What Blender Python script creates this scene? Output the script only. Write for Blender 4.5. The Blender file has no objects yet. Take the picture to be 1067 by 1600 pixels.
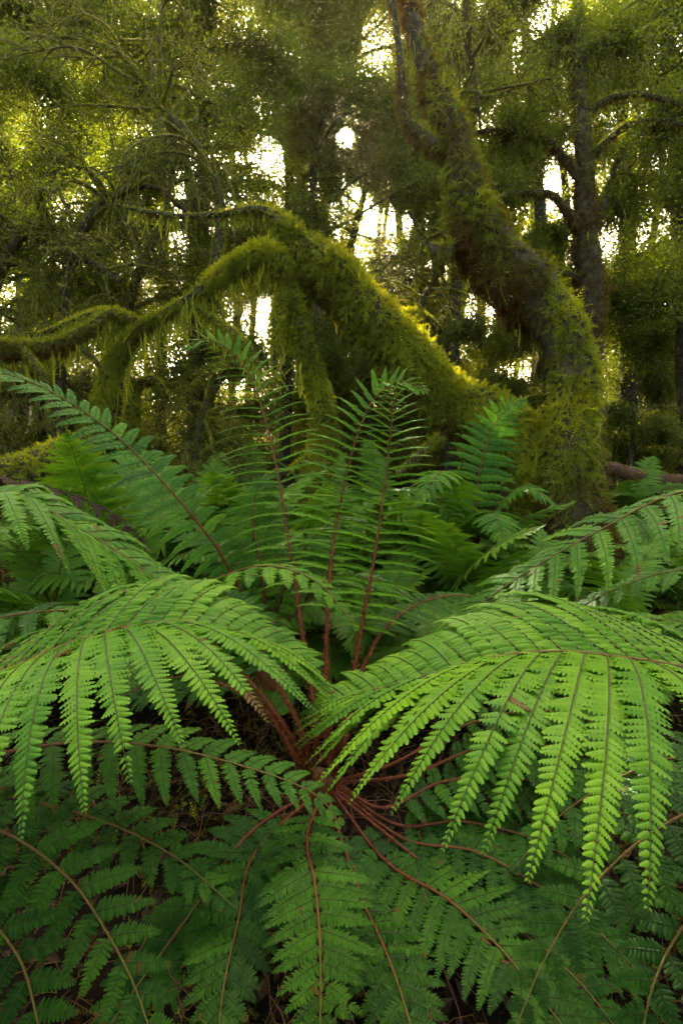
import bpy, math
import numpy as np

# ------------------------------------------------------------------ basics
F = 700.0
PITCH = math.radians(10.0)
CAM = np.array([0.0, 0.0, 1.5])
FWD = np.array([0, math.cos(PITCH), -math.sin(PITCH)])
UPV = np.array([0, math.sin(PITCH), math.cos(PITCH)])
ZUP = np.array([0, 0, 1.0])
scene = bpy.context.scene
COL = scene.collection


def at(x, y, d):
    """photo pixel (1067x1600) at a depth of d metres -> a point in the wood"""
    return CAM + FWD * d + np.array([1.0, 0, 0]) * ((x - 533.5) / F * d) - UPV * ((y - 800) / F * d)


SUN = at(540, 218, 1.0) - CAM
SUN = SUN / np.linalg.norm(SUN)


def nrm(a):
    return a / np.maximum(np.linalg.norm(a, axis=-1, keepdims=True), 1e-9)


_nr = np.random.default_rng(99)
_NV = [(_nr.normal(size=3) * s, _nr.uniform(0, 6.28)) for s in (1, 1, 1, 1.9, 1.9, 1.9, 3.7, 3.7)]


def noise(p, freq):
    p = np.asarray(p) * freq
    out = 0
    for k, (v, ph) in enumerate(_NV):
        out = out + np.sin(p @ v + ph) * (1.0 if k < 3 else 0.6 if k < 6 else 0.35)
    return out / 3.2


def spline(pts, n):
    p = np.asarray(pts, float)
    p = np.vstack([2 * p[0] - p[1], p, 2 * p[-1] - p[-2]])
    m = len(p) - 3
    u = np.linspace(0, m - 1e-6, max(n * 4, 60))
    i = u.astype(int)
    t = (u - i)[:, None]
    a, b, c, d = p[i], p[i + 1], p[i + 2], p[i + 3]
    q = 0.5 * (2 * b + (c - a) * t + (2 * a - 5 * b + 4 * c - d) * t * t + (3 * b - a - 3 * c + d) * t ** 3)
    dims = q[:, :3]
    s = np.concatenate([[0], np.cumsum(np.linalg.norm(np.diff(dims, axis=0), axis=1))])
    w = np.linspace(0, s[-1], n)
    return np.stack([np.interp(w, s, q[:, k]) for k in range(q.shape[1])], 1)


def tangents(p):
    return nrm(np.gradient(p, axis=0))


def frames(p):
    T = tangents(p)
    n = len(p)
    N = np.zeros_like(p)
    a = np.array([0, -1.0, 0.1])
    a = a - T[0] * (a @ T[0])
    if np.linalg.norm(a) < 0.1:
        a = np.cross(T[0], [1, 0, 0])
    N[0] = a / np.linalg.norm(a)
    for i in range(1, n):
        v = N[i - 1] - T[i] * (N[i - 1] @ T[i])
        N[i] = v / max(np.linalg.norm(v), 1e-9)
    return T, N, np.cross(T, N)


class MB:
    """collects numpy geometry and links it as ONE mesh object"""
    def __init__(self):
        self.V, self.R, self.Fs, self.n = [], [], [], 0

    def add(self, V, faces, mat=0, rnd=0.5):
        V = np.asarray(V, float)
        self.V.append(V)
        self.R.append(np.broadcast_to(np.asarray(rnd, float), (len(V),)))
        for f in faces:
            f = np.asarray(f, int)
            if len(f):
                self.Fs.append((f + self.n, mat))
        self.n += len(V)
        return self

    def mesh(self, name, mats, smooth=True, origin=(0, 0, 0)):
        V = np.concatenate(self.V) - np.asarray(origin)
        R = np.concatenate(self.R)
        me = bpy.data.meshes.new(name)
        me.vertices.add(len(V))
        me.vertices.foreach_set('co', V.astype(np.float32).ravel())
        loops = np.concatenate([f.ravel() for f, m in self.Fs]).astype(np.int32)
        tot = np.concatenate([np.full(len(f), f.shape[1]) for f, m in self.Fs])
        mi = np.concatenate([np.full(len(f), m) for f, m in self.Fs]).astype(np.int32)
        st = np.concatenate([[0], np.cumsum(tot)[:-1]]).astype(np.int32)
        me.loops.add(len(loops))
        me.loops.foreach_set('vertex_index', loops)
        me.polygons.add(len(tot))
        me.polygons.foreach_set('loop_start', st)
        me.polygons.foreach_set('material_index', mi)
        me.polygons.foreach_set('use_smooth', np.full(len(tot), smooth))
        for m in mats:
            me.materials.append(m)
        at_ = me.attributes.new('rnd', 'FLOAT', 'POINT')
        at_.data.foreach_set('value', R.astype(np.float32))
        me.update(calc_edges=True)
        return me

    def build(self, name, mats, parent=None, smooth=True, origin=(0, 0, 0)):
        o = bpy.data.objects.new(name, self.mesh(name, mats, smooth, origin))
        COL.objects.link(o)
        if parent is not None:
            o.parent = parent
        return o


def tag(o, label=None, cat=None, group=None, kind=None):
    if label: o['label'] = label
    if cat: o['category'] = cat
    if group: o['group'] = group
    if kind: o['kind'] = kind
    return o


def thing(name, label, cat, loc=(0, 0, 0), group=None):
    o = bpy.data.objects.new(name, None)
    COL.objects.link(o)
    o.location = loc
    o.empty_display_size = 0.1
    return tag(o, label, cat, group)


def tube(p, r, seg=8, lump=0.0, lf=3.0):
    T, N, B = frames(p)
    r = np.broadcast_to(np.asarray(r, float), (len(p),))
    th = np.arange(seg) / seg * 2 * math.pi
    dirs = N[:, None] * np.cos(th)[None, :, None] + B[:, None] * np.sin(th)[None, :, None]
    rr = r[:, None] * np.ones((1, seg))
    if lump:
        rr = rr * (1 + lump * noise(p[:, None] + dirs * r[:, None, None], lf))
    V = (p[:, None] + dirs * rr[..., None]).reshape(-1, 3)
    i = np.arange(len(p) - 1)[:, None] * seg
    j = np.arange(seg)[None]
    k = (j + 1) % seg
    q = np.stack([i + j, i + k, i + seg + k, i + seg + j], -1).reshape(-1, 4)
    caps = [np.arange(seg)[::-1][None], (np.arange(seg) + (len(p) - 1) * seg)[None]]
    return V, [q] + caps


def tubes_many(P, R, seg=3):
    """P (K,m,3) curves, R (K,m) radii, all at once"""
    K, m, _ = P.shape
    T = nrm(np.gradient(P, axis=1))
    a = np.cross(T, np.array([0.31, 0.22, 0.92]))
    N = nrm(a)
    B = np.cross(T, N)
    th = np.arange(seg) / seg * 2 * math.pi
    V = P[:, :, None] + (N[:, :, None] * np.cos(th)[:, None] + B[:, :, None] * np.sin(th)[:, None]) * R[:, :, None, None]
    base = (np.arange(K) * m * seg)[:, None, None]
    i = (np.arange(m - 1) * seg)[None, :, None]
    j = np.arange(seg)[None, None]
    k = (j + 1) % seg
    q = np.stack([base + i + j, base + i + k, base + i + seg + k, base + i + seg + j], -1).reshape(-1, 4)
    return V.reshape(-1, 3), [q]


def stamp(tv, tfs, O, EU, EV, EW, SU, SV, SW):
    """copies of a small template shape (leaflet, sprig, leaf) laid at many frames"""
    n, k = len(O), len(tv)
    V = (O[:, None] + EU[:, None] * (tv[None, :, 0:1] * SU[:, None, None])
         + EV[:, None] * (tv[None, :, 1:2] * SV[:, None, None])
         + EW[:, None] * (tv[None, :, 2:3] * SW[:, None, None])).reshape(-1, 3)
    off = (np.arange(n) * k)[:, None, None]
    return V, [(np.asarray(f)[None] + off).reshape(-1, len(f[0])) for f in tfs]


# ------------------------------------------------------------------ materials
def new_mat(name):
    m = bpy.data.materials.new(name)
    m.use_nodes = True
    nt = m.node_tree
    nt.nodes.clear()
    return m, nt, nt.nodes.new('ShaderNodeOutputMaterial')


def ramp(nt, src, stops):
    r = nt.nodes.new('ShaderNodeValToRGB')
    e = r.color_ramp.elements
    while len(e) < len(stops):
        e.new(0.5)
    for k, (p, c) in enumerate(stops):
        e[k].position = p
        e[k].color = (*c, 1)
    nt.links.new(src, r.inputs[0])
    return r.outputs[0]


def mathn(nt, op, a, b):
    n = nt.nodes.new('ShaderNodeMath')
    n.operation = op
    for k, v in ((0, a), (1, b)):
        if isinstance(v, (int, float)):
            n.inputs[k].default_value = v
        else:
            nt.links.new(v, n.inputs[k])
    return n.outputs[0]


def noisen(nt, scale, detail=4, coord='Object'):
    tc = nt.nodes.new('ShaderNodeTexCoord')
    n = nt.nodes.new('ShaderNodeTexNoise')
    n.inputs['Scale'].default_value = scale
    n.inputs['Detail'].default_value = detail
    nt.links.new(tc.outputs[coord], n.inputs['Vector'])
    return n.outputs['Fac']


def leafy(name, stops, trans=0.35, tcol=(1.3, 1.15, 0.35), rough=0.5, spec=0.4, nscale=6.0, namt=0.5, bump=0.0, brown=None):
    m, nt, out = new_mat(name)
    a = nt.nodes.new('ShaderNodeAttribute')
    a.attribute_name = 'rnd'
    nz = noisen(nt, nscale)
    v = mathn(nt, 'ADD', a.outputs['Fac'], mathn(nt, 'MULTIPLY', mathn(nt, 'SUBTRACT', nz, 0.5), namt))
    if brown:
        v = mathn(nt, 'MAXIMUM', v, .04)
        v = mathn(nt, 'SUBTRACT', v, mathn(nt, 'MULTIPLY', mathn(nt, 'LESS_THAN', a.outputs['Fac'], -.5), 5))
        stops = [(0.0, brown), (0.02, brown)] + [(max(.035, q), k_) for q, k_ in stops]
    c = ramp(nt, v, stops)
    p = nt.nodes.new('ShaderNodeBsdfPrincipled')
    p.inputs['Roughness'].default_value = rough
    p.inputs['Specular IOR Level'].default_value = spec
    nt.links.new(c, p.inputs['Base Color'])
    if bump:
        b = nt.nodes.new('ShaderNodeBump')
        b.inputs['Strength'].default_value = bump
        b.inputs['Distance'].default_value = 0.002
        nt.links.new(noisen(nt, 260.0, 2), b.inputs['Height'])
        nt.links.new(b.outputs[0], p.inputs['Normal'])
    tr = nt.nodes.new('ShaderNodeBsdfTranslucent')
    mul = nt.nodes.new('ShaderNodeMix')
    mul.data_type = 'RGBA'
    mul.blend_type = 'MULTIPLY'
    mul.inputs['Factor'].default_value = 1
    nt.links.new(c, mul.inputs['A'])
    mul.inputs['B'].default_value = (*tcol, 1)
    nt.links.new(mul.outputs['Result'], tr.inputs['Color'])
    mx = nt.nodes.new('ShaderNodeMixShader')
    mx.inputs[0].default_value = trans
    nt.links.new(p.outputs[0], mx.inputs[1])
    nt.links.new(tr.outputs[0], mx.inputs[2])
    nt.links.new(mx.outputs[0], out.inputs['Surface'])
    return m


def barky(name, stops, scale=14.0, bump=0.6, rough=0.9):
    m, nt, out = new_mat(name)
    nz = noisen(nt, scale, 8)
    c = ramp(nt, nz, stops)
    p = nt.nodes.new('ShaderNodeBsdfPrincipled')
    p.inputs['Roughness'].default_value = rough
    p.inputs['Specular IOR Level'].default_value = 0.2
    nt.links.new(c, p.inputs['Base Color'])
    b = nt.nodes.new('ShaderNodeBump')
    b.inputs['Strength'].default_value = bump
    b.inputs['Distance'].default_value = 0.02
    nt.links.new(noisen(nt, scale * 3, 8), b.inputs['Height'])
    nt.links.new(b.outputs[0], p.inputs['Normal'])
    nt.links.new(p.outputs[0], out.inputs['Surface'])
    return m


M_FERN = leafy('fern_green', [(0.0, (0.015, 0.060, 0.006)), (0.5, (0.055, 0.160, 0.008)), (1.0, (0.16, 0.31, 0.010))],
               0.34, (1.3, 1.2, 0.4), 0.5, 0.15, 5.0, 0.5, brown=(.11, .065, .014))
M_FERN_FAR = leafy('fern_green_far', [(0.0, (0.030, 0.075, 0.011)), (0.5, (0.085, 0.20, 0.018)), (1.0, (0.17, 0.32, 0.022))],
                   0.34, (1.3, 1.2, 0.4), 0.45, 0.25, 3.0, 0.4, brown=(.11, .065, .014))
M_DEAD = leafy('dead_fern', [(0.0, (0.020, 0.009, 0.007)), (0.5, (0.035, 0.015, 0.011)), (1.0, (0.06, 0.03, 0.02))],
               0.15, (1.2, 0.8, 0.5), 0.7, 0.2)
M_RACHIS = leafy('fern_stalk', [(0.0, (0.10, 0.020, 0.007)), (0.35, (0.13, 0.035, 0.011)), (0.6, (0.13, 0.07, 0.018)), (1.0, (0.12, 0.12, 0.02))],
                 0.08, (1.2, 0.9, 0.4), 0.6, 0.25, 45.0, 0.5)
M_COSTA = barky('fern_midrib', [(0.3, (0.035, 0.040, 0.010)), (0.7, (0.06, 0.05, 0.015))], 40.0, 0.2, 0.6)
M_SCALE = leafy('rusty_scales', [(0.0, (0.08, 0.016, 0.006)), (0.5, (0.20, 0.045, 0.012)), (1.0, (0.36, 0.11, 0.030))],
                0.25, (1.2, 0.8, 0.5), 0.6, 0.3)
M_BARK = barky('bark', [(0.3, (0.018, 0.015, 0.009)), (0.5, (0.045, 0.036, 0.02)), (0.7, (0.085, 0.07, 0.04))])
M_TWIG = barky('twig_bark', [(0.35, (0.040, 0.038, 0.012)), (0.6, (0.13, 0.125, 0.025))], 9.0, 0.3)
M_MOSS = leafy('moss', [(0.0, (0.12, 0.050, 0.012)), (0.25, (0.11, 0.085, 0.012)), (0.45, (0.15, 0.18, 0.014)),
                        (0.75, (0.30, 0.33, 0.018)), (1.0, (0.46, 0.44, 0.022))], 0.45, (1.35, 1.15, 0.3), 0.7, 0.2, 2.5, 0.45)
M_LEAF = leafy('beech_leaf', [(0.0, (0.045, 0.070, 0.008)), (0.5, (0.115, 0.155, 0.012)), (1.0, (0.22, 0.25, 0.014))],
               0.6, (1.45, 1.3, 0.25), 0.5, 0.35, 0.8, 0.6)
M_SHRUB = leafy('shrub_leaf', [(0.0, (0.05, 0.07, 0.010)), (0.5, (0.095, 0.125, 0.014)), (1.0, (0.17, 0.18, 0.018))],
                0.5, (1.4, 1.2, 0.3), 0.6, 0.3, 0.9, 0.6)
M_SOIL = barky('forest_soil', [(0.3, (0.010, 0.007, 0.005)), (0.5, (0.016, 0.011, 0.007)), (0.72, (0.020, 0.024, 0.009))], 3.0, 1.0)
M_SOIL.node_tree.nodes['Principled BSDF'].inputs['Specular IOR Level'].default_value = 0.0
M_LITTER = leafy('dead_leaf', [(0.0, (0.012, 0.006, 0.003)), (0.5, (0.035, 0.016, 0.008)), (1.0, (0.08, 0.042, 0.017))], 0.1, (1, 1, 1), 0.7, 0.2)


# ------------------------------------------------------------------ ground
def ground_z(x, y):
    p = np.stack([x, y, 0 * x], -1)
    return 0.10 * noise(p, 0.55) + 0.05 * noise(p, 1.7) + 0.02 * np.maximum(0, y - 3) + 0.05


def build_ground():
    g = np.sign(np.linspace(-1, 1, 181)) * np.abs(np.linspace(-1, 1, 181)) ** 1.8 * 45
    X, Y = np.meshgrid(g, g + 3)
    Z = ground_z(X, Y)
    V = np.stack([X, Y, Z], -1).reshape(-1, 3)
    n = len(g)
    i, j = np.meshgrid(np.arange(n - 1), np.arange(n - 1), indexing='ij')
    a = (i * n + j).ravel()
    q = np.stack([a, a + 1, a + n + 1, a + n], -1)
    tag(MB().add(V, [q]).build('ground', [M_SOIL]), kind='structure')


build_ground()

# ------------------------------------------------------------------ ferns
def leaflet(us, hw, aur=1.15):
    us = np.array(us, float)
    hw = np.array(hw, float)
    n = len(us)
    mid = np.stack([us, 0 * us, -0.16 * us ** 2], 1)
    edge = -0.85 * hw ** 2
    up = np.stack([us, hw * np.where(us < 0.3, aur, 1.0), -0.16 * us ** 2 + edge], 1)
    dn = np.stack([us, -hw, -0.16 * us ** 2 + edge], 1)
    k = np.arange(n - 1)
    q1 = np.stack([k, k + 1, n + k + 1, n + k], 1)
    q2 = np.stack([k + 1, k, 2 * n + k, 2 * n + k + 1], 1)
    return np.vstack([mid, up, dn]), [np.vstack([q1, q2])]


LEAFLET = {
    2: leaflet([0, .07, .20, .265, .40, .455, .58, .63, .75, .79, .90, 1.0],
               [.20, .50, .54, .34, .52, .29, .46, .23, .37, .15, .22, 0.0]),
    1: leaflet([0, .08, .38, .44, .70, .75, 1.0], [.20, .52, .50, .30, .38, .22, 0.0]),
    0: leaflet([0, .3, 1.0], [.2, .48, 0.0]),
}


def frond_geo(pts, L=0.30, pairs=26, lod=1, start=0.2, droop=0.8, nref=ZUP, seed=0, width=0.034, gap=0.0125,
              rr=0.0055, scales=500, tone=0.5, fwd=78, lift=0.0, dead=False, curl=0.0, face=0.0, tp=1.9):
    """returns (blade MB, stalk MB) for one frond; pts run from its base to its tip"""
    rg = np.random.default_rng(seed)
    n = 160
    p = spline(pts, n)
    T = tangents(p)
    nref = np.asarray(nref, float)
    S = nrm(np.cross(T, nref))
    N = np.cross(S, T)
    s = np.linspace(0, 1, n)
    blade, stalk = MB(), MB()
    rad = rr * (1 - s) ** 0.75 + 0.0009
    V, f = tube(p, rad, 6)
    stalk.add(V, f, 0, np.repeat(s, 6))
    V, f = tube(p, rad * .7, 4)
    blade.add(V, f, 1)
    tv, tf = LEAFLET[lod]
    Os, EUs, EVs, EWs, LU, LV, RN = [], [], [], [], [], [], []
    m = 12
    cost = []
    costr = []
    for i in range(pairs):
        u = (i + 0.5) / pairs
        t = start + (1 - start) * (1 - (1 - u) ** 1.25) * 0.997
        prof = (0.42 + 0.58 * min(1, u / 0.28) ** 0.8) * (1 - u ** tp) + 0.035
        k = t * (n - 1)
        i0 = int(k)
        fr = k - i0
        i1 = min(i0 + 1, n - 1)
        P0 = p[i0] * (1 - fr) + p[i1] * fr
        t0, s0, n0 = T[i0], S[i0], N[i0]
        for side in (1, -1):
            l = L * prof * rg.uniform(0.93, 1.05)
            ang = math.radians(fwd - 44 * u ** 2 + rg.normal(0, 2.5))
            d0 = t0 * math.cos(ang) + s0 * side * math.sin(ang) + n0 * (lift + rg.normal(0, 0.05))
            q = np.linspace(0, 1, m)
            dr = droop * rg.uniform(0.85, 1.15) * min(1.0, l / (0.6 * L) + 0.15)
            d = nrm(d0[None] - ZUP[None] * (dr * (1 - .45 * u) * q ** 1.25)[:, None] - n0[None] * (curl * q ** 2)[:, None]
                    + t0[None] * (0.12 * q ** 2)[:, None])
            c = P0 + np.concatenate([np.zeros((1, 3)), np.cumsum((d[1:] + d[:-1]) / 2, axis=0)]) * (l / (m - 1))
            nf = nrm(n0 * (1 - face) + ZUP * face)
            nn = nrm(nf[None] - d * (d @ nf)[:, None])
            # twist so that the blade keeps showing its upper face
            bb = np.cross(nn, d)
            cost.append(c)
            costr.append((0.0012 * (1 - q) + 0.0003) * (l / 0.3) ** 0.5)
            K = max(9, int(l / gap * 1.12 + 5))
            qx = (np.arange(K) + 0.6) / K * 0.99
            qq = 1 - (1 - qx) ** 1.2
            stp = l / K * 1.2 * (1 - qx) ** .2 + .0008
            wl = width * min(1, 0.25 + l / L) * (0.78 + 0.22 * np.minimum(1, qq / 0.12)) * (1 - qq ** 2.0) ** 0.95 + 0.0025
            ci = qq * (m - 1)
            a = ci.astype(int)
            b = np.minimum(a + 1, m - 1)
            w = (ci - a)[:, None]
            pc = c[a] * (1 - w) + c[b] * w
            dt, nt_, bt = d[a], nn[a], bb[a]
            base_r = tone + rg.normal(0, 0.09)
            ok = rg.uniform(0, 1, K) > .008
            qq, wl, pc, dt, nt_, bt, stp = qq[ok], wl[ok], pc[ok], dt[ok], nt_[ok], bt[ok], stp[ok]
            K = len(qq)
            tipq = rg.uniform(.8, .97) if rg.uniform() < .10 else 2
            for sd in (1, -1):
                an = np.radians(74 - 30 * qq ** 2 + rg.normal(0, 4, K))
                eu = nrm(dt * np.cos(an)[:, None] + bt * (sd * np.sin(an))[:, None] + nt_ * rg.normal(0.02, 0.09, (K, 1)))
                ew = nrm(nt_ - eu * np.sum(nt_ * eu, 1, keepdims=True) + dt * rg.normal(-0.26, 0.10, (K, 1)))
                ew = nrm(ew - eu * np.sum(ew * eu, 1, keepdims=True))
                ev = np.cross(ew, eu) * sd
                # ev must point to the tip of the pinna on both sides
                Os.append(pc + bt * (sd * 0.0008))
                EUs.append(eu)
                EVs.append(ev)
                EWs.append(ew)
                ln = wl * rg.uniform(0.9, 1.08, K)
                LU.append(ln)
                LV.append(np.minimum(ln * 0.62, stp * 1.6) * rg.uniform(0.92, 1.06, K))
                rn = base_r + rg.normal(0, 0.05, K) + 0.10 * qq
                rn[(rg.uniform(0, 1, K) < .006) | (qq > tipq)] = -1
                RN.append(rn)
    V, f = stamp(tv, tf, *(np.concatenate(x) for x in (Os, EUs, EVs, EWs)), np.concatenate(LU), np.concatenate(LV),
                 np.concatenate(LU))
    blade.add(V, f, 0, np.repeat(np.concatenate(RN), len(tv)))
    V, f = tubes_many(np.array(cost), np.array(costr), 3)
    blade.add(V, f, 1)
    if scales:
        k = (rg.uniform(0, 1, scales) ** 1.6 * (n - 2)).astype(int)
        th = rg.uniform(0, 6.283, scales)
        out = S[k] * np.cos(th)[:, None] + N[k] * np.sin(th)[:, None]
        eu = nrm(out * rg.uniform(0.3, 1.0, (scales, 1)) + T[k] * rg.uniform(0.3, 1, (scales, 1)) + rg.normal(0, 0.25, (scales, 3)))
        ev = nrm(np.cross(eu, out) + 1e-4)
        ln = rg.uniform(0.006, 0.016, scales) * (1 - 0.55 * k / n) * (rr / 0.0055)
        V, f = stamp(np.array([[0, -.5, 0], [0, .5, 0], [.6, .3, .12], [1, 0, .3], [.6, -.3, .12]]), [[[0, 1, 2, 3, 4]]],
                     p[k] + out * rad[k][:, None], eu, ev, np.cross(eu, ev), ln, ln * 0.32, ln)
        stalk.add(V, f, 1, np.repeat(rg.uniform(0, 1, scales), 5))
    return blade, stalk


def frond_parts(root, pts, label=None, dead=False, **kw):
    org = np.array(root.location)
    b, s = frond_geo(pts, **kw)
    o = b.build('frond', [M_DEAD if dead else M_FERN, M_DEAD if dead else M_COSTA], root, origin=org)
    if label: o['label'] = label
    s.build('stalk', [M_DEAD if dead else M_RACHIS, M_DEAD if dead else M_SCALE], o, origin=org)
    return o


def px(*rows):
    return [at(*r) for r in rows]


def caudex(root, r=0.10, h=0.3, seed=0):
    rg = np.random.default_rng(seed)
    z = np.linspace(-h, 0.02, 9)
    p = np.stack([0 * z, 0 * z, z], 1) + rg.normal(0, 0.006, (9, 3))
    mb = MB()
    V, f = tube(p, r * np.array([.8, .85, .9, .95, 1, 1.02, .95, .75, .35]), 12, 0.18, 22)
    mb.add(V, f, 0)
    n = 900
    th = rg.uniform(0, 6.283, n)
    zz = rg.uniform(-h, 0.03, n)
    out = np.stack([np.cos(th), np.sin(th), 0 * th], 1)
    eu = nrm(out * 0.7 + np.array([0, 0, 0.8]) + rg.normal(0, 0.3, (n, 3)))
    ev = nrm(np.cross(eu, out) + 1e-4)
    ln = rg.uniform(0.012, 0.035, n)
    V, f = stamp(np.array([[0, -.5, 0], [0, .5, 0], [.6, .3, .1], [1, 0, .3], [.6, -.3, .1]]), [[[0, 1, 2, 3, 4]]],
                 out * r * 0.93 * np.clip(1.15 - np.maximum(0, zz + 0.06) * 6, 0.3, 1)[:, None] + np.stack([0 * th, 0 * th, zz], 1),
                 eu, ev, np.cross(eu, ev), ln, ln * 0.22, ln)
    mb.add(V, f, 1, np.repeat(rg.uniform(0, 1, n), 5))
    mb.build('caudex', [M_RACHIS, M_SCALE], root)


# --- the plant in front: dark heart with rust coloured stalks
CC = at(503, 1190, 1.52) - ZUP * .05
plant = thing('fern', 'large fern whose rust red stalks fan out of the dark heart low in the middle', 'fern', CC)
caudex(plant, 0.05, 0.30, 1)


def heart(ang, r=0.055):
    return CC + np.array([math.cos(ang) * r, math.sin(ang) * r, -0.03])


NF = np.array([0, -0.75, 0.66])
up_specs = [
    # the three tall upright fronds
    (px((512, 1130, 1.52), (510, 1000, 1.62), (520, 860, 1.80), (543, 735, 1.95), (577, 635, 2.02), (622, 596, 2.0), (668, 612, 1.97)),
     dict(L=.29, pairs=31, start=.32, droop=.75, nref=NF, tone=.72, face=.9)),
    (px((540, 1120, 1.55), (563, 990, 1.66), (588, 850, 1.80), (604, 730, 1.88), (613, 640, 1.9), (610, 604, 1.86), (596, 596, 1.8)),
     dict(L=.29, pairs=31, start=.32, droop=.8, nref=NF, tone=.72, face=.9)),
    (px((492, 1120, 1.55), (474, 1000, 1.75), (455, 870, 1.98), (430, 720, 2.16), (402, 615, 2.25), (370, 557, 2.26), (325, 530, 2.24), (288, 545, 2.2)),
     dict(L=.32, pairs=33, start=.33, droop=.8, nref=NF, tone=.72, face=.9)),
]
for k, (pts, kw) in enumerate(up_specs):
    frond_parts(plant, [heart(1.6 + (k - 1) * .5)] + pts, 'tall upright frond rising from the heart', lod=1, seed=20 + k, scales=1800, rr=.0075, width=.025, gap=.010, **kw)
low_specs = [  # darker tones: older leaves, with the shade low down put into their colour
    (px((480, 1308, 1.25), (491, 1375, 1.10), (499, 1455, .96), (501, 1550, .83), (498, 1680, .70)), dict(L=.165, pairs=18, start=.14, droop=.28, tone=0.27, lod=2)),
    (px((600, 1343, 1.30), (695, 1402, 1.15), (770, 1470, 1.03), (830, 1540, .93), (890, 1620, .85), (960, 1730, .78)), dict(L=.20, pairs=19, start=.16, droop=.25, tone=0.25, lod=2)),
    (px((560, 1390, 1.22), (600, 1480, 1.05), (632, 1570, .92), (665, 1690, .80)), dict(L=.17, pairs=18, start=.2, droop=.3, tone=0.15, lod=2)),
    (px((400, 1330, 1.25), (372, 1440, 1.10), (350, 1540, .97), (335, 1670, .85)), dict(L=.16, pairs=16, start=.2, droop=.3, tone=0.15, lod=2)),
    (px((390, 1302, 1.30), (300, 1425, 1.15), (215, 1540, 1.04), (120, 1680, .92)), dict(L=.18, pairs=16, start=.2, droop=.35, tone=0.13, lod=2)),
    # to the right
    (px((600, 1262, 1.42), (690, 1222, 1.45), (800, 1215, 1.45), (900, 1245, 1.40), (1000, 1300, 1.34)), dict(L=.17, pairs=18, start=.24, droop=.7, tone=0.19, lod=1)),
    (px((620, 1288, 1.40), (720, 1283, 1.38), (830, 1310, 1.32), (930, 1370, 1.24), (1010, 1450, 1.16)), dict(L=.19, pairs=18, start=.26, droop=.6, tone=0.19, lod=1)),
    (px((630, 1310, 1.36), (740, 1330, 1.28), (850, 1390, 1.18), (960, 1480, 1.08), (1050, 1590, 1.0)), dict(L=.20, pairs=18, start=.26, droop=.5, tone=0.15, lod=1)),
    (px((620, 1190, 1.50), (720, 1135, 1.55), (840, 1110, 1.55), (960, 1140, 1.50), (1060, 1200, 1.44)), dict(L=.2, pairs=16, start=.40, droop=.7, tone=0.19, lod=1)),
    (px((640, 1210, 1.50), (760, 1165, 1.50), (880, 1170, 1.46), (1000, 1220, 1.40)), dict(L=.2, pairs=16, start=.40, droop=.7, tone=0.19, lod=1)),
    (px((650, 1340, 1.3), (780, 1430, 1.12), (900, 1530, 1.0), (1000, 1660, .92)), dict(L=.18, pairs=16, start=.3, droop=.5, tone=0.12, lod=1)),
    # to the back left, rust red stalks in plain view
    (px((448, 1140, 1.52), (395, 1070, 1.60), (330, 1000, 1.70), (250, 960, 1.78), (170, 970, 1.8)), dict(L=.2, pairs=15, start=.46, droop=.8, tone=0.22, lod=1)),
    (px((470, 1140, 1.52), (430, 1060, 1.62), (395, 975, 1.75), (350, 930, 1.85), (290, 915, 1.9)), dict(L=.2, pairs=15, start=.42, droop=.8, tone=0.22, lod=1)),
    (px((455, 1170, 1.50), (415, 1110, 1.56), (350, 1070, 1.6), (260, 1060, 1.6), (170, 1100, 1.58)), dict(L=.18, pairs=15, start=.5, droop=.8, tone=0.19, lod=1)),
    (px((540, 1150, 1.54), (560, 1060, 1.66), (600, 985, 1.8), (650, 945, 1.95), (720, 930, 2.05), (790, 950, 2.1)), dict(L=.2, pairs=16, start=.45, droop=.7, tone=0.26, lod=1)),
]
for k, (pts, kw) in enumerate(low_specs):
    a = math.atan2((pts[1] - CC)[1], (pts[1] - CC)[0])
    frond_parts(plant, [heart(a)] + pts, seed=40 + k, width=.026, gap=.0105, scales=1600 if k > 10 else 500, rr=.0065 if k > 10 else .0042, **kw)

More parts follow.
